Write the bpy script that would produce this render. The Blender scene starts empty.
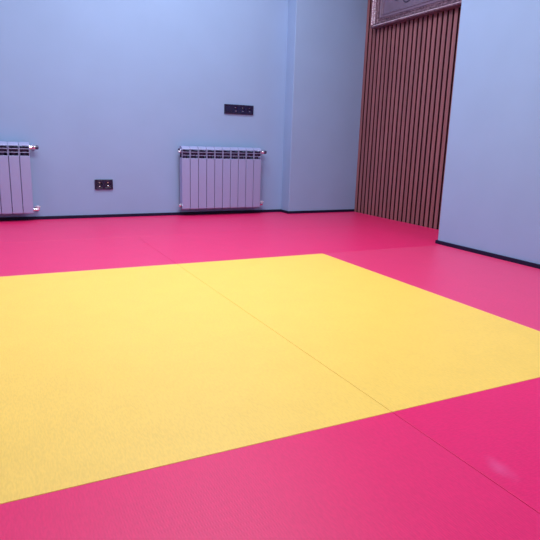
import bpy, bmesh, math, random
from mathutils import Vector, Matrix
random.seed(7)
sc = bpy.context.scene
C = sc.collection
PI = math.pi

# ------------------------------------------------------------------ dimensions (metres)
MT = 0.030                     # mat thickness: mats lie on the floor, z = 0
CAMZ = 0.717 + MT
XS, XR, XW, XP = 0.9464, 1.9537, 3.0155, 3.5409      # mat seam, yellow edge, right wall, slat fronts
XL = XS - 1.0073
YF, YB, YM = 1.0940, 3.0800, 4.0700                  # yellow front / back edges, rear seam
YW, YC, XC = 5.1585, 4.9925, 2.7263                  # back wall, column front, column side
BT_ = .012
YR = 3.1407                                          # end of the right wall
CEIL = 3.0

# ------------------------------------------------------------------ materials
def new_mat(name):
    m = bpy.data.materials.new(name); m.use_nodes = True
    nt = m.node_tree
    return m, nt, nt.nodes['Principled BSDF']

def lin(c):
    return tuple(((v/255)/12.92 if v/255 <= .04045 else ((v/255+.055)/1.055)**2.4) for v in c) + (1,)

def simple(name, col, rough=.5, spec=.5, metal=0, noise=0, nscale=20, bump=0, bscale=200):
    m, nt, b = new_mat(name)
    b.inputs['Roughness'].default_value = rough
    b.inputs['Specular IOR Level'].default_value = spec
    b.inputs['Metallic'].default_value = metal
    col = tuple(col)[:3] + (1,)
    b.inputs['Base Color'].default_value = col
    tc = nt.nodes.new('ShaderNodeTexCoord')
    if noise:
        n = nt.nodes.new('ShaderNodeTexNoise'); n.inputs['Scale'].default_value = nscale
        n.inputs['Detail'].default_value = 4
        r = nt.nodes.new('ShaderNodeValToRGB')
        r.color_ramp.elements[0].position = .3; r.color_ramp.elements[1].position = .7
        r.color_ramp.elements[0].color = tuple(c*(1-noise) for c in col[:3]) + (1,)
        r.color_ramp.elements[1].color = tuple(min(1, c*(1+noise)) for c in col[:3]) + (1,)
        nt.links.new(tc.outputs['Object'], n.inputs['Vector'])
        nt.links.new(n.outputs['Fac'], r.inputs['Fac'])
        nt.links.new(r.outputs['Color'], b.inputs['Base Color'])
    if bump:
        n2 = nt.nodes.new('ShaderNodeTexNoise'); n2.inputs['Scale'].default_value = bscale
        n2.inputs['Detail'].default_value = 3
        bp = nt.nodes.new('ShaderNodeBump'); bp.inputs['Strength'].default_value = bump
        bp.inputs['Distance'].default_value = .001
        nt.links.new(tc.outputs['Object'], n2.inputs['Vector'])
        nt.links.new(n2.outputs['Fac'], bp.inputs['Height'])
        nt.links.new(bp.outputs['Normal'], b.inputs['Normal'])
    return m

WALL = simple('blue_grey_paint', (.283, .40, .60), .6, .3, noise=.025, nscale=3, bump=.15, bscale=160)
CEILM = simple('white_ceiling', (.75, .76, .80), .8, .2, noise=.02)
FLOORM = simple('grey_screed', (.30, .29, .30), .8, .2, noise=.1)
BASEB = simple('dark_baseboard', (.007, .006, .030), .5, .25, noise=.1)
ENAMEL = simple('white_enamel', (.36, .39, .62), .38, .5, .25, noise=.01)
INNER = simple('radiator_core_shade', (.05, .03, .08), .6, .3, noise=.02)  # core colour darkened to hold the shade behind the vent openings
CHROME = simple('chrome', (.75, .73, .78), .22, .5, 1, noise=.02)
PLASTIC = simple('white_valve_plastic', (.62, .60, .70), .4, .5, noise=.01)
DARKPL = simple('dark_valve_plastic', (.045, .04, .10), .35, .5, noise=.02)
SOCK = simple('black_socket_plastic', (.010, .006, .036), .35, .5, noise=.03)
SOCKIN = simple('black_socket_insert', (.012, .007, .040), .25, .6, noise=.03)
HOLE = simple('socket_hole', (.004, .003, .010), .7, .2, noise=.05)
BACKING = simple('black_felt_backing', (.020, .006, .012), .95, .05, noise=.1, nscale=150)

def mat_foam(name, col, rough, spec, rot, sheen=0.0, scuff=None):
    """puzzle/tatami foam with a fine woven emboss; rot turns the weave"""
    m, nt, b = new_mat(name)
    L = nt.links.new
    b.inputs['Roughness'].default_value = rough
    b.inputs['Specular IOR Level'].default_value = spec
    if sheen:
        b.inputs['Sheen Weight'].default_value = sheen
        b.inputs['Sheen Roughness'].default_value = .5
    tc = nt.nodes.new('ShaderNodeTexCoord')
    mp = nt.nodes.new('ShaderNodeMapping'); mp.inputs['Rotation'].default_value = (0, 0, rot)
    L(tc.outputs['Object'], mp.inputs['Vector'])
    # colour mottling
    n = nt.nodes.new('ShaderNodeTexNoise'); n.inputs['Scale'].default_value = 9; n.inputs['Detail'].default_value = 6
    L(mp.outputs['Vector'], n.inputs['Vector'])
    r = nt.nodes.new('ShaderNodeValToRGB')
    r.color_ramp.elements[0].position = .3; r.color_ramp.elements[1].position = .7
    r.color_ramp.elements[0].color = tuple(c*.98 for c in col) + (1,)
    r.color_ramp.elements[1].color = tuple(min(1, c*1.02) for c in col) + (1,)
    L(n.outputs['Fac'], r.inputs['Fac'])
    # fibre flecks
    sp = nt.nodes.new('ShaderNodeMapping'); sp.inputs['Scale'].default_value = (60, 260, 60)
    L(mp.outputs['Vector'], sp.inputs['Vector'])
    n3 = nt.nodes.new('ShaderNodeTexNoise'); n3.inputs['Scale'].default_value = 1; n3.inputs['Detail'].default_value = 2
    L(sp.outputs['Vector'], n3.inputs['Vector'])
    mx = nt.nodes.new('ShaderNodeMix'); mx.data_type = 'RGBA'; mx.blend_type = 'MULTIPLY'
    mx.inputs[0].default_value = .22
    L(r.outputs['Color'], mx.inputs[6])
    r3 = nt.nodes.new('ShaderNodeValToRGB')
    r3.color_ramp.elements[0].position = .35; r3.color_ramp.elements[0].color = (.62, .62, .62, 1)
    r3.color_ramp.elements[1].position = .65; r3.color_ramp.elements[1].color = (1, 1, 1, 1)
    L(n3.outputs['Fac'], r3.inputs['Fac']); L(r3.outputs['Color'], mx.inputs[7])
    out = mx.outputs[2]
    if scuff:
        (sx, sy, ang, a, bb, sc_col) = scuff
        m2 = nt.nodes.new('ShaderNodeMapping'); m2.vector_type = 'TEXTURE'
        m2.inputs['Location'].default_value = (sx, sy, 0); m2.inputs['Rotation'].default_value = (0, 0, ang)
        m2.inputs['Scale'].default_value = (a, bb, 1)
        L(tc.outputs['Object'], m2.inputs['Vector'])
        sep = nt.nodes.new('ShaderNodeSeparateXYZ'); L(m2.outputs['Vector'], sep.inputs['Vector'])
        cmb = nt.nodes.new('ShaderNodeCombineXYZ'); L(sep.outputs['X'], cmb.inputs['X']); L(sep.outputs['Y'], cmb.inputs['Y'])
        ln = nt.nodes.new('ShaderNodeVectorMath'); ln.operation = 'LENGTH'; L(cmb.outputs['Vector'], ln.inputs[0])
        nn = nt.nodes.new('ShaderNodeTexNoise'); nn.inputs['Scale'].default_value = 25; nn.inputs['Detail'].default_value = 4
        L(tc.outputs['Object'], nn.inputs['Vector'])
        ad = nt.nodes.new('ShaderNodeMath'); ad.operation = 'MULTIPLY_ADD'
        L(nn.outputs['Fac'], ad.inputs[0]); ad.inputs[1].default_value = .9; L(ln.outputs['Value'], ad.inputs[2])
        mr = nt.nodes.new('ShaderNodeMapRange'); L(ad.outputs['Value'], mr.inputs['Value'])
        mr.inputs['From Min'].default_value = 1.45; mr.inputs['From Max'].default_value = .6
        mr.inputs['To Min'].default_value = 0; mr.inputs['To Max'].default_value = .30
        m3 = nt.nodes.new('ShaderNodeMix'); m3.data_type = 'RGBA'
        L(mr.outputs['Result'], m3.inputs[0]); L(out, m3.inputs[6]); m3.inputs[7].default_value = sc_col + (1,)
        out = m3.outputs[2]
    L(out, b.inputs['Base Color'])
    # woven emboss
    w1 = nt.nodes.new('ShaderNodeTexWave'); w1.wave_type = 'BANDS'; w1.bands_direction = 'Y'
    w1.inputs['Scale'].default_value = 55; w1.inputs['Distortion'].default_value = 1.2; w1.inputs['Detail'].default_value = 1
    L(mp.outputs['Vector'], w1.inputs['Vector'])
    w2 = nt.nodes.new('ShaderNodeTexWave'); w2.wave_type = 'BANDS'; w2.bands_direction = 'X'
    w2.inputs['Scale'].default_value = 22; w2.inputs['Distortion'].default_value = 1.5
    L(mp.outputs['Vector'], w2.inputs['Vector'])
    mul = nt.nodes.new('ShaderNodeMath'); mul.operation = 'MULTIPLY'
    L(w1.outputs['Fac'], mul.inputs[0]); L(w2.outputs['Fac'], mul.inputs[1])
    bp = nt.nodes.new('ShaderNodeBump'); bp.inputs['Strength'].default_value = .2; bp.inputs['Distance'].default_value = .0005
    L(mul.outputs['Value'], bp.inputs['Height']); L(bp.outputs['Normal'], b.inputs['Normal'])
    return m

RED = (.80, .0105, .128)
YEL = (.95, .61, .098)
RED_LONG = mat_foam('red_foam_weave_along', RED, .42, 1.0, 0, .09)
RED_CROSS = mat_foam('red_foam_weave_across', RED, .40, .9, PI/2)
RED_NEAR = mat_foam('red_foam_weave_near', RED, .46, .33, PI/2)
RED_SCUFF = mat_foam('red_foam_scuffed', RED, .44, .28, 0, 0, scuff=(1.003-(XS+XW-BT_-.001)/2, .775-(YF-.5035), -.25, .028, .062, (.72, .14, .33)))
YELLOW = mat_foam('yellow_foam_weave', YEL, .5, .4, PI/2)

def wood():
    m, nt, b = new_mat('brown_wood_veneer'); L = nt.links.new
    tc = nt.nodes.new('ShaderNodeTexCoord'); mp = nt.nodes.new('ShaderNodeMapping')
    mp.inputs['Scale'].default_value = (30, 30, 1.2); L(tc.outputs['Object'], mp.inputs['Vector'])
    n = nt.nodes.new('ShaderNodeTexNoise'); n.inputs['Scale'].default_value = 1.5; n.inputs['Detail'].default_value = 6
    L(mp.outputs['Vector'], n.inputs['Vector'])
    r = nt.nodes.new('ShaderNodeValToRGB')
    r.color_ramp.elements[0].position = .3; r.color_ramp.elements[0].color = (.20, .075, .080, 1)
    r.color_ramp.elements[1].position = .72; r.color_ramp.elements[1].color = (.31, .120, .128, 1)
    L(n.outputs['Fac'], r.inputs['Fac']); L(r.outputs['Color'], b.inputs['Base Color'])
    b.inputs['Roughness'].default_value = .5
    return m
WOOD = wood()
GAPSHADE = simple('slat_gap_shade', (.055, .012, .020), .7, .2, noise=.1, nscale=60)  # dark slat sides: shade of the gaps put into the colour

def antique(name, col, dark, scale):
    m, nt, b = new_mat(name); L = nt.links.new
    tc = nt.nodes.new('ShaderNodeTexCoord')
    v = nt.nodes.new('ShaderNodeTexVoronoi'); v.inputs['Scale'].default_value = scale
    L(tc.outputs['Object'], v.inputs['Vector'])
    n = nt.nodes.new('ShaderNodeTexNoise'); n.inputs['Scale'].default_value = scale*.8; n.inputs['Detail'].default_value = 5
    L(tc.outputs['Object'], n.inputs['Vector'])
    r = nt.nodes.new('ShaderNodeValToRGB')
    r.color_ramp.elements[0].position = .38; r.color_ramp.elements[0].color = dark + (1,)
    r.color_ramp.elements[1].position = .58; r.color_ramp.elements[1].color = col + (1,)
    L(n.outputs['Fac'], r.inputs['Fac']); L(r.outputs['Color'], b.inputs['Base Color'])
    bp = nt.nodes.new('ShaderNodeBump'); bp.inputs['Strength'].default_value = .6; bp.inputs['Distance'].default_value = .004
    L(v.outputs['Distance'], bp.inputs['Height']); L(bp.outputs['Normal'], b.inputs['Normal'])
    b.inputs['Roughness'].default_value = .35; b.inputs['Metallic'].default_value = .25
    return m
FRAME = antique('antique_frame', (.24, .14, .18), (.10, .045, .07), 60)
ORNAM = antique('frame_ornament', (.92, .82, .90), (.55, .40, .50), 90)
INLAY = simple('grey_violet_picture_field', (.165, .125, .185), .5, .3, noise=.12, nscale=12)
INLAYD = simple('dark_painted_scroll', (.03, .02, .06), .5, .4, noise=.1)
SLIP = simple('violet_frame_slip', (.18, .12, .18), .45, .4, noise=.08, nscale=30)

# ------------------------------------------------------------------ mesh helpers
def box(bm, x0, x1, y0, y1, z0, z1, bev=0, seg=2):
    r = bmesh.ops.create_cube(bm, size=1)
    vs = r['verts']
    for v in vs:
        v.co = Vector(((x0+x1)/2 + v.co.x*(x1-x0), (y0+y1)/2 + v.co.y*(y1-y0), (z0+z1)/2 + v.co.z*(z1-z0)))
    if bev:
        es = list({e for v in vs for e in v.link_edges})
        bmesh.ops.bevel(bm, geom=es, offset=bev, segments=seg, affect='EDGES', profile=.5)

def lathe(bm, prof, org, axis='Z', seg=24):
    """prof: list of (radius, height); revolve along axis from org"""
    rings = []
    for r, h in prof:
        ring = []
        for k in range(seg):
            a = 2*PI*k/seg
            p = (r*math.cos(a), r*math.sin(a), h)
            if axis == 'X': p = (p[2], p[0], p[1])
            elif axis == 'Y': p = (p[1], p[2], p[0])
            ring.append(bm.verts.new(Vector(org) + Vector(p)))
        rings.append(ring)
    for a, b in zip(rings, rings[1:]):
        for k in range(seg):
            bm.faces.new((a[k], a[(k+1) % seg], b[(k+1) % seg], b[k]))
    bm.faces.new(rings[0][::-1]); bm.faces.new(rings[-1])

def tube(bm, pts, rad, seg=12):
    pts = [Vector(p) for p in pts]
    rings = []
    prev = None
    for i, p in enumerate(pts):
        d = ((pts[min(i+1, len(pts)-1)] - pts[max(i-1, 0)])).normalized()
        ref = prev if prev is not None else (Vector((0, 0, 1)) if abs(d.z) < .9 else Vector((1, 0, 0)))
        u = (ref - d*ref.dot(d)).normalized(); w = d.cross(u); prev = u
        r = rad[i] if isinstance(rad, (list, tuple)) else rad
        rings.append([bm.verts.new(p + u*r*math.cos(2*PI*k/seg) + w*r*math.sin(2*PI*k/seg)) for k in range(seg)])
    for a, b in zip(rings, rings[1:]):
        for k in range(seg):
            bm.faces.new((a[k], a[(k+1) % seg], b[(k+1) % seg], b[k]))
    bm.faces.new(rings[0][::-1]); bm.faces.new(rings[-1])

def prism(bm, poly, z0, z1, bev=0):
    lo = [bm.verts.new((x, y, z0)) for x, y in poly]; hi = [bm.verts.new((x, y, z1)) for x, y in poly]
    n = len(poly)
    top = bm.faces.new(hi); bm.faces.new(lo[::-1])
    for k in range(n):
        bm.faces.new((lo[k], lo[(k+1) % n], hi[(k+1) % n], hi[k]))
    if bev:
        bmesh.ops.bevel(bm, geom=list(top.edges), offset=bev, segments=3, affect='EDGES', profile=.5)

def obj(name, bm, mat, parent=None, loc=(0, 0, 0), smooth=False):
    bmesh.ops.recalc_face_normals(bm, faces=bm.faces)
    me = bpy.data.meshes.new(name); bm.to_mesh(me); bm.free()
    me.materials.append(mat)
    if smooth:
        me.polygons.foreach_set('use_smooth', [True]*len(me.polygons))
        try: me.set_sharp_from_angle(angle=math.radians(40))
        except Exception: pass
    o = bpy.data.objects.new(name, me); C.objects.link(o)
    o.location = loc
    if parent: o.parent = parent
    return o

def thing(name, label, cat, loc=(0, 0, 0), group=None):
    o = bpy.data.objects.new(name, None); C.objects.link(o); o.location = loc
    o.empty_display_size = .05
    return tag(o, label, cat, group)

def tag(o, label, cat, group=None):
    o['label'] = label; o['category'] = cat
    if group: o['group'] = group
    return o

def struct(name, bm, mat, label=None, cat=None):
    o = obj(name, bm, mat); o['kind'] = 'structure'
    if label: o['label'] = label; o['category'] = cat
    return o

B = bmesh.new
# ------------------------------------------------------------------ setting
X0, Y0 = -2.6, -1.8
T = .12
bm = B(); box(bm, X0-T, XP+.2, Y0-T, YW+T, -.1, 0); struct('floor', bm, FLOORM, 'grey screed floor under the foam mats', 'floor')
bm = B(); box(bm, X0-T, XP+.2, Y0-T, YW+T, CEIL, CEIL+.1); struct('ceiling', bm, CEILM, 'plain white ceiling above the room', 'ceiling')
bm = B(); box(bm, X0-T, XC, YW, YW+T, 0, CEIL); struct('wall_back', bm, WALL, 'blue grey painted wall behind the two radiators', 'wall')
bm = B(); box(bm, XC, XP+.2, YC, YW+T, 0, CEIL, .004); struct('wall_column', bm, WALL, 'blue grey wall projection between right radiator and brown slats', 'wall')
bm = B(); box(bm, XW, XP+.2, Y0, YR, 0, CEIL, .004); struct('wall_right', bm, WALL, 'blue grey painted wall to the right of the brown slats', 'wall')
bm = B(); box(bm, XP+.045, XP+.2, YR, YC, 0, CEIL); struct('wall_niche', bm, WALL, 'painted wall hidden behind the brown slat panel', 'wall')
bm = B(); box(bm, X0-T, X0, Y0, YW, 0, CEIL); struct('wall_left', bm, WALL, 'blue grey wall on the left', 'wall')
bm = B(); box(bm, X0-T, XP+.2, Y0-T, Y0, 0, CEIL); struct('wall_front', bm, WALL, 'blue grey wall opposite the radiators', 'wall')

BH, BT = MT+.026, .012
def bbd(name, x0, x1, y0, y1, label, extra=None):
    bm = B(); box(bm, x0, x1, y0, y1, 0, BH, .003)
    if extra: box(bm, *extra, 0, BH, .003)
    struct(name, bm, BASEB, label, 'baseboard')
bbd('baseboard_back', X0, XC-BT, YW-BT, YW, 'dark baseboard along the wall behind the radiators')
bbd('baseboard_column', XC-BT, XP-.004, YC-BT, YC, 'dark baseboard around the projecting wall piece', (XC-BT, XC, YC-.001, YW))
bbd('baseboard_right', XW-BT, XW, Y0, YR+BT, 'dark baseboard along the right wall', (XW-.001, XP-.004, YR, YR+BT))

# ------------------------------------------------------------------ mats
g = .0006
def mat(name, label, m, x0, x1, y0, y1, group, poly=None):
    ox, oy = (x0+x1)/2, (y0+y1)/2
    pl = poly or [(x0+g, y0+g), (x1-g, y0+g), (x1-g, y1-g), (x0+g, y1-g)]
    bm = B(); prism(bm, [(x-ox, y-oy) for x, y in pl], 0, MT, .0018)
    o = obj(name, bm, m, loc=(ox, oy, 0))
    return tag(o, label, 'mat', group)
YG, RG = 'yellow foam mats in the middle', 'red foam mats around the yellow ones'
mat('foam_mat', 'yellow foam mat left of the seam between the two yellow mats', YELLOW, XL, XS, YF, YB, YG)
mat('foam_mat', 'yellow foam mat right of the yellow seam, bordered by red on its right', YELLOW, XS, XR, YF, YB, YG)
XE = XW-BT-.001
mat('foam_mat', 'red foam mat between right edge of the yellow mats and right wall', RED_LONG, XR, XE, YF, YB, RG)
mat('foam_mat', 'red foam mat left of the yellow mats at the frame edge', RED_LONG, XL-1.007, XL, YF, YB, RG)
mat('foam_mat', 'red foam mat in front of the left yellow mat, nearest the viewer', RED_NEAR, XS-2.007, XS, YF-1.007, YF, RG)
mat('foam_mat', 'red foam mat in the near right corner with a pale scuff', RED_SCUFF, XS, XE, YF-1.007, YF, RG)
mat('foam_mat', 'red foam mat directly behind the left yellow mat, left of the rear seam', RED_CROSS, XS-2.007, XS, YB, YM, RG)
XB = 2.96
YE = YR+BT+.001
YE = YR+BT+.001
XN = XP-.003
mat('foam_mat', 'red foam mat behind the right yellow mat, reaching into the niche by the slats', RED_CROSS, XS, XN, YB, YM, RG,
    poly=[(XS+g, YB+g), (XE, YB+g), (XE, YE), (XN, YE), (XN, YM-g), (XS+g, YM-g)])
XK = XL+2.01
mat('foam_mat', 'red foam mat along the back wall under the socket pair and right radiator', RED_CROSS, XL, XK, YM, YW-BT-.001, RG)
yb_, yc_ = YW-BT-.001, YC-BT-.001
xk2 = XC-BT-.001
mat('foam_mat', 'red foam mat cut around the wall projection beside the slats', RED_CROSS, XK, XP-.003, YM, yb_, RG,
    poly=[(XK+g, YM+g), (XP-.003, YM+g), (XP-.003, yc_), (xk2, yc_), (xk2, yb_), (XK+g, yb_)])
mat('foam_mat', 'red foam mat along the back wall below the left radiator', RED_CROSS, XL-2.007, XL, YM, yb_, RG)

# ------------------------------------------------------------------ slat panel
t = thing('slat_wall_panel', 'tall brown wooden slat panel in the niche below the ornate picture', 'wall panel', (XP+.03, (YR+YC)/2, 0))
lx, ly, lz = t.location
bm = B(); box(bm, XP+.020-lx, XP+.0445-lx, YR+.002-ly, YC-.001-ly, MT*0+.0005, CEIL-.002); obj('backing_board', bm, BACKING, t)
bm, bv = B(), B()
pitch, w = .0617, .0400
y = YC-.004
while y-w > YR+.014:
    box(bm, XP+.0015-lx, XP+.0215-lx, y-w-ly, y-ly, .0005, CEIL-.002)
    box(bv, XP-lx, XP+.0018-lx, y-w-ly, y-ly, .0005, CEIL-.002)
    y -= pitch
sl = obj('slat_cladding', bm, GAPSHADE, t)
obj('slat_veneer', bv, WOOD, sl)

# ------------------------------------------------------------------ ornate picture hung on the slats
FY1, FY0 = 4.818, 3.300           # left / right outer edges (seen from the room)
FZ0, FZ1 = 1.833+MT, 2.90
fcx, fcy, fcz = XP, (FY0+FY1)/2, FZ0
t = thing('framed_picture', 'ornate framed picture hanging high on the brown slats', 'picture', (XP, fcy, FZ0))
W, H = (FY1-FY0)/2, FZ1-FZ0
def rect_ring(bm, prof):
    """prof: list of (inset from outer edge, distance proud of the slats)"""
    loops = []
    for i, d in prof:
        loops.append([bm.verts.new((-d, s*(W-i), z)) for s, z in ((1, i), (-1, i), (-1, H-i), (1, H-i))])
    for a, b in zip(loops, loops[1:]):
        for k in range(4):
            bm.faces.new((a[k], a[(k+1) % 4], b[(k+1) % 4], b[k]))
D = .075
bm = B(); rect_ring(bm, [(0, .001), (0, D-.014), (.003, D-.012), (.003, D-.004), (.006, D), (.012, D), (.016, D-.004), (.028, D-.043), (.032, D-.045), (.036, D-.040), (.056, D-.040), (.060, D-.045), (.064, D-.045), (.068, D-.039), (.076, D-.039), (.080, .012), (.080, .001)])
obj('frame_moulding', bm, FRAME, t)
# carved rope of leaves along the hollow of the moulding
bm = B()
_sb = B(); bmesh.ops.create_uvsphere(_sb, u_segments=8, v_segments=6, radius=1)
_sv = [v.co.copy() for v in _sb.verts]; _sb.verts.index_update(); _sf = [[v.index for v in f.verts] for f in _sb.faces]; _sb.free()
def bead(bm, pos, ry, rz, rx):
    vs = [bm.verts.new((pos[0]+c.x*rx, pos[1]+c.y*ry, pos[2]+c.z*rz)) for c in _sv]
    for q in _sf: bm.faces.new([vs[n] for n in q])
def run(a, b, n, horiz, dz, dy):
    for k in range(n):
        f = (k+.5)/n
        p = [a[q]+(b[q]-a[q])*f for q in range(2)]
        L_ = abs((b[0]-a[0]) if horiz else (b[1]-a[1]))/n*.62
        for d, o in ((-.028, .0245), (-.052, .0175)):       # two staggered rows down the steep hollow
            d2 = -(.044 if d == -.028 else .063)
            sh = L_*.8 if d == -.028 else 0
            if horiz: bead(bm, (d2, p[0]+sh, p[1]+dz*o), L_, .0055, .012)
            else: bead(bm, (d2, p[0]+dy*o, p[1]+sh), .0055, L_, .012)
run((-W+.03, 0), (W-.03, 0), 66, True, 1, 0); run((-W+.03, H), (W-.03, H), 66, True, -1, 0)
run((W, .03), (W, H-.03), 46, False, 0, -1); run((-W, .03), (-W, H-.03), 46, False, 0, 1)
obj('carved_ornament', bm, ORNAM, t, smooth=True)
# shallow leaf frieze on the flat second band
bm = B()
def leaf(cy, cz, horiz):
    for s in (-1, 1):
        if horiz: bead(bm, (-(D-.040), cy+s*.010, cz), .012, .0075, .0045)
        else: bead(bm, (-(D-.040), cy, cz+s*.010), .0075, .012, .0045)
for k in range(28):
    yy = -W+.06+(2*W-.12)*(k+.5)/28
    leaf(yy, .046, True); leaf(yy, H-.046, True)
for k in range(19):
    zz = .06+(H-.12)*(k+.5)/19
    leaf(W-.046, zz, False); leaf(-W+.046, zz, False)
obj('leaf_frieze', bm, FRAME, t, smooth=True)
bm = B(); rect_ring(bm, [(.0795, .008), (.0795, .030), (.084, .034), (.094, .034), (.100, .028), (.104, .020), (.110, .016), (.113, .021), (.118, .021), (.124, .010), (.124, .004)])
obj('inner_slip', bm, SLIP, t)
bm = B(); box(bm, -.0125, -.001, -(W-.120), W-.120, .120, H-.120); field = obj('picture_field', bm, INLAY, t)
# dark painted scrollwork on the field
def curl(cy, cz, s, m):
    pts = []
    for k in range(30):
        a = 1.2*PI - k/29*2.6*PI; r = s*(1-.8*k/29)
        pts.append((-.0135, cy+r*math.cos(a)*1.25, cz+m*r*math.sin(a)))
    bm = B(); tube(bm, pts, [.006*(1-.6*k/29) for k in range(30)], 6)
    obj('painted_scroll', bm, INLAYD, field, smooth=True)
for q in range(8):
    curl(.44-q*.13, .222+.012*(-1)**q, .058, (-1)**q)

# ------------------------------------------------------------------ radiators
SP = .0818
RD, RH = .080, .582
def section_mesh():
    bm = B()
    w = SP-.0042
    x0, x1 = -w/2, w/2
    # flat front plate with softened long edges, up to the vent zone
    box(bm, x0, x1, -RD, -RD+.010, 0, RH-.110, .0032, 3)
    # stepped lower lip
    box(bm, x0+.004, x1-.004, -RD+.004, -RD+.020, -.004, .012, .002)
    # vent zone: side posts and two cross bars, leaning back a little
    for a, b in ((x0, x0+.0045), (x1-.0045, x1)):
        box(bm, a, b, -RD+.001, -RD+.010, RH-.112, RH-.024, .001)
    for z in (RH-.083, RH-.054):
        box(bm, x0, x1, -RD+.0015, -RD+.009, z-.0022, z+.0022, .001)
    # rounded top cap: swept profile across the width
    prof = [(-RD, RH-.027), (-RD+.002, RH-.024), (-RD+.012, RH-.014), (-RD+.026, RH-.005), (-RD+.042, RH), (-.012, RH-.002), (-.006, RH-.010), (-.006, RH-.030), (-RD+.010, RH-.030), (-RD+.004, RH-.030)]
    a = [bm.verts.new((x0, y, z)) for y, z in prof]; b = [bm.verts.new((x1, y, z)) for y, z in prof]
    bm.faces.new(a); bm.faces.new(b[::-1])
    for k in range(len(prof)):
        n = (k+1) % len(prof)
        bm.faces.new((a[k], b[k], b[n], a[n]))
    # side fins
    for xx in (x0+.001, x1-.003):
        box(bm, xx, xx+.002, -RD+.008, -.010, .02, RH-.105, 0)
    return bm
def core_mesh():
    bm = B()
    w = SP-.0042
    box(bm, -.013, .013, -.058, -.016, .012, RH-.034, .006)          # water channel
    for z in (.032, RH-.060):                                        # header hubs joining neighbours
        lathe(bm, [(.021, -SP/2), (.021, SP/2)], (0, -.038, z), 'X', 20)
    box(bm, -w/2+.002, w/2-.002, -.014, -.010, .02, RH-.036, 0)      # rear plate
    return bm
sec_me = core_me = None
def radiator(x0, label, left_fit):
    global sec_me, core_me
    z0 = .071+MT
    t = thing('radiator', label, 'radiator', (x0, YW-.036, z0), 'sectional wall radiators')
    for k in range(10):
        if sec_me is None:
            s = obj('section', section_mesh(), ENAMEL, t); sec_me = s.data
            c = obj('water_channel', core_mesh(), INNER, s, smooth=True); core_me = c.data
        else:
            s = bpy.data.objects.new('section', sec_me); C.objects.link(s); s.parent = t
            c = bpy.data.objects.new('water_channel', core_me); C.objects.link(c); c.parent = s
        s.location = (SP*(k+.5), 0, 0)
    w = SP*10
    zt, zb = RH-.060, .032
    # wall brackets
    for xx in (SP*2, SP*8):
        bm = B(); box(bm, xx-.012, xx+.012, -.012, .036, zt-.055, zt-.030, .002); box(bm, xx-.018, xx+.018, .031, .036, zt-.09, zt+.0, .001)
        obj('bracket', bm, ENAMEL, t)
    # right top: angle valve with head, connection turns into the wall
    bm = B()
    lathe(bm, [(.017, w-.002), (.017, w+.006), (.0135, w+.007), (.0135, w+.024)], (0, -.038, zt+.018), 'X', 6)
    lathe(bm, [(.013, w+.020), (.016, w+.026), (.016, w+.044), (.012, w+.048)], (0, -.038, zt+.018), 'X', 20)
    tube(bm, [(w+.034, -.038, zt+.018), (w+.034, -.015, zt+.018), (w+.034, .036, zt+.018)], .0095, 14)
    lathe(bm, [(.022, .028), (.020, .034), (.010, .036)], (w+.034, 0, zt+.018), 'Y', 20)
    v = obj('upper_valve', bm, CHROME, t, smooth=True)
    bm = B()
    lathe(bm, [(.010, w+.046), (.0165, w+.048), (.0165, w+.066), (.0145, w+.070)], (0, -.038, zt+.018), 'X', 20)
    obj('valve_knob', bm, DARKPL, v, smooth=True)
    # right bottom: angle valve, pipe turns into the wall, screw cap above
    bm = B()
    lathe(bm, [(.017, w-.002), (.017, w+.006), (.012, w+.007), (.012, w+.040)], (0, -.038, zb-.008), 'X', 20)
    tube(bm, [(w+.034, -.038, zb-.008), (w+.034, -.010, zb-.008), (w+.034, .036, zb-.008)], .0095, 14)
    lathe(bm, [(.022, .028), (.020, .034), (.010, .036)], (w+.034, 0, zb-.008), 'Y', 20)
    v = obj('lower_valve', bm, CHROME, t, smooth=True)
    bm = B()
    lathe(bm, [(.010, 0), (.0145, .006), (.0145, .022), (.011, .026)], (w+.034, -.038, zb-.002), 'Z', 20)
    box(bm, w+.012, w+.058, -.044, -.032, zb+.012, zb+.020, .003)
    obj('valve_cap', bm, PLASTIC, v, smooth=True)
    # left: blind plug below, air vent above
    bm = B()
    lathe(bm, [(.019, .001), (.019, -.008), (.014, -.010), (.014, -.020), (.011, -.022)], (0, -.038, zb), 'X', 6)
    obj('blind_plug', bm, CHROME, t, smooth=True)
    bm = B()
    lathe(bm, [(.019, .001), (.019, -.008), (.010, -.010), (.010, -.020), (.006, -.022)], (0, -.038, zt+.010), 'X', 6)
    av = obj('air_vent', bm, CHROME, t, smooth=True)
    bm = B()
    lathe(bm, [(.006, 0), (.009, .004), (.009, .018), (.006, .022)], (-.014, -.038, zt+.016), 'Z', 14)
    obj('vent_key', bm, DARKPL, av, smooth=True)
    return t
radiator(1.606, 'white sectional radiator in full view below the four-gang socket strip', True)
radiator(.312-SP*10, 'white sectional radiator cut off by the left frame edge', True)

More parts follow.
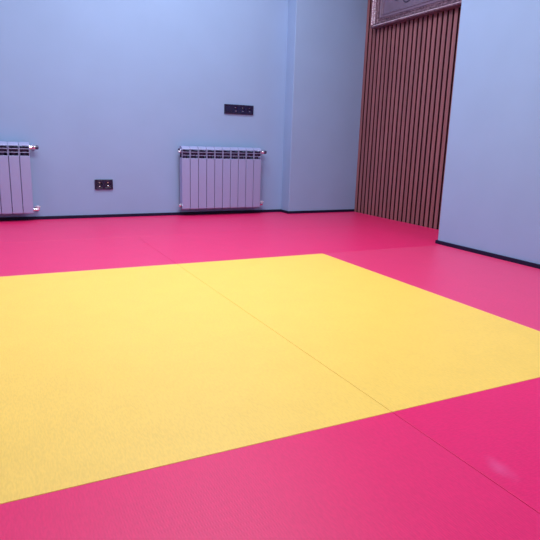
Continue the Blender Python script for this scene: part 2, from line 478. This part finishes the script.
# ------------------------------------------------------------------ sockets
def socket_insert(bm, cx, half, R, depth, y):
    """square face with a round recess, all facing -Y"""
    n = 32
    sq, ci, ci2 = [], [], []
    for k in range(n):
        a = 2*PI*k/n + PI/4
        c, s = math.cos(a), math.sin(a)
        m = max(abs(c), abs(s))
        sq.append(bm.verts.new((cx+half*c/m, y, half*s/m)))
        ci.append(bm.verts.new((cx+R*c, y, R*s)))
        ci2.append(bm.verts.new((cx+R*.78*c, y+depth, R*.78*s)))
    bk = [bm.verts.new((v.co.x, y+depth+.002, v.co.z)) for v in sq]
    for k in range(n):
        j = (k+1) % n
        bm.faces.new((sq[k], sq[j], ci[j], ci[k])); bm.faces.new((ci[k], ci[j], ci2[j], ci2[k]))
        bm.faces.new((sq[k], bk[k], bk[j], sq[j]))
    bm.faces.new(ci2); bm.faces.new(bk[::-1])
def socket_strip(name, label, x, z, kinds, cat, tilt=0):
    n = len(kinds); mod = .0742
    w, h = mod*n+.010, .088
    t = thing(name, label, cat, (x, YW, z))
    t.rotation_euler = (0, tilt, 0)
    bm = B()
    # frame: outer plate with square openings
    yb, yf = 0, -.0135
    half = .0285
    xs = [-w/2] + [v for k in range(n) for v in ((k-(n-1)/2)*mod-half, (k-(n-1)/2)*mod+half)] + [w/2]
    for k in range(0, len(xs), 2):
        box(bm, xs[k], xs[k+1], yf, yb, -h/2, h/2, .0035)
    for k in range(n):
        c = (k-(n-1)/2)*mod
        box(bm, c-half-.002, c+half+.002, yf, yb, half, h/2, .0035); box(bm, c-half-.002, c+half+.002, yf, yb, -h/2, -half, .0035)
    obj('cover_frame', bm, SOCK, t)
    for k, kind in enumerate(kinds):
        c = (k-(n-1)/2)*mod
        bm = B()
        if kind == 'socket':
            socket_insert(bm, c, half-.0006, .0225, .0105, -.0122)
            o = obj('socket_insert', bm, SOCKIN, t)
            for s in (-1, 1):
                bm = B(); lathe(bm, [(.0028, -.0002), (.0028, .0006)], (c+s*.0095, -.0020, 0), 'Y', 12)
                obj('pin_hole', bm, HOLE, o)
                bm = B(); box(bm, c-.007, c+.007, -.0105 if s < 0 else -.0060, -.0015, s*.0165-.0025, s*.0165+.0025, .0008)  # clip enlarged to stand in for the glint in the recess
                obj('earth_clip_glint', bm, CHROME, o)
        else:
            half2 = half-.0006
            box(bm, c-half2, c+half2, -.0125, -.0005, -half2, half2, .001)
            o = obj('switch_insert', bm, SOCKIN, t)
            for s in (-1, 1):
                bm = B(); box(bm, c+s*.0138-.0128, c+s*.0138+.0128, -.0150, -.012, -.026, .026, .0015)
                obj('rocker', bm, SOCK, o)
    return t
socket_strip('socket_pair', 'black two-gang power socket low on wall between the radiators', .9137, .297+MT, ['socket', 'socket'], 'socket')
socket_strip('socket_strip', 'long black four-gang socket strip above the right radiator', 2.221, 1.012+MT, ['switch', 'socket', 'socket', 'socket'], 'socket')

# ------------------------------------------------------------------ lights
def area(name, x, y, sx, sy, power, col=(.80, .89, 1.0)):
    l = bpy.data.lights.new(name, 'AREA'); l.shape = 'RECTANGLE'; l.size = sx; l.size_y = sy
    l.energy = power; l.color = col
    o = bpy.data.objects.new(name, l); C.objects.link(o); o.location = (x, y, CEIL-.02)
    return o
LIGHTS = [(-1.2, 4.0, 18), (.4, 2.4, 50), (.4, 4.0, 12), (1.5, 2.4, 38), (1.5, 4.0, 36), (2.4, -.9, 46), (2.4, 4.0, 9)]
for x, y, p in LIGHTS:
    area('ceiling_light', x, y, .6, .6, p)

wd = bpy.data.worlds.new('world'); sc.world = wd; wd.use_nodes = True
wd.node_tree.nodes['Background'].inputs['Color'].default_value = (.5, .6, .8, 1)
wd.node_tree.nodes['Background'].inputs['Strength'].default_value = 0

# ------------------------------------------------------------------ camera
cd = bpy.data.cameras.new('camera'); cam = bpy.data.objects.new('camera', cd); C.objects.link(cam)
pi_, ro, ya = [math.radians(v) for v in (-13.0556, 1.7761, 26.896)]
f = Vector((math.sin(ya)*math.cos(pi_), math.cos(ya)*math.cos(pi_), math.sin(pi_)))
r = Vector((math.cos(ya), -math.sin(ya), 0)); u = r.cross(f)
r2 = r*math.cos(ro)+u*math.sin(ro); u2 = -r*math.sin(ro)+u*math.cos(ro)
M = Matrix((r2, u2, -f)).transposed().to_4x4(); M.translation = (0, 0, CAMZ)
cam.matrix_world = M
cd.sensor_width = 36; cd.lens = 553.5*36/540; cd.clip_start = .02
sc.camera = cam
sc.view_settings.view_transform = 'Standard'; sc.view_settings.look = 'None'
sc.view_settings.gamma = 1; sc.view_settings.use_curve_mapping = False
sc.view_settings.exposure = 0
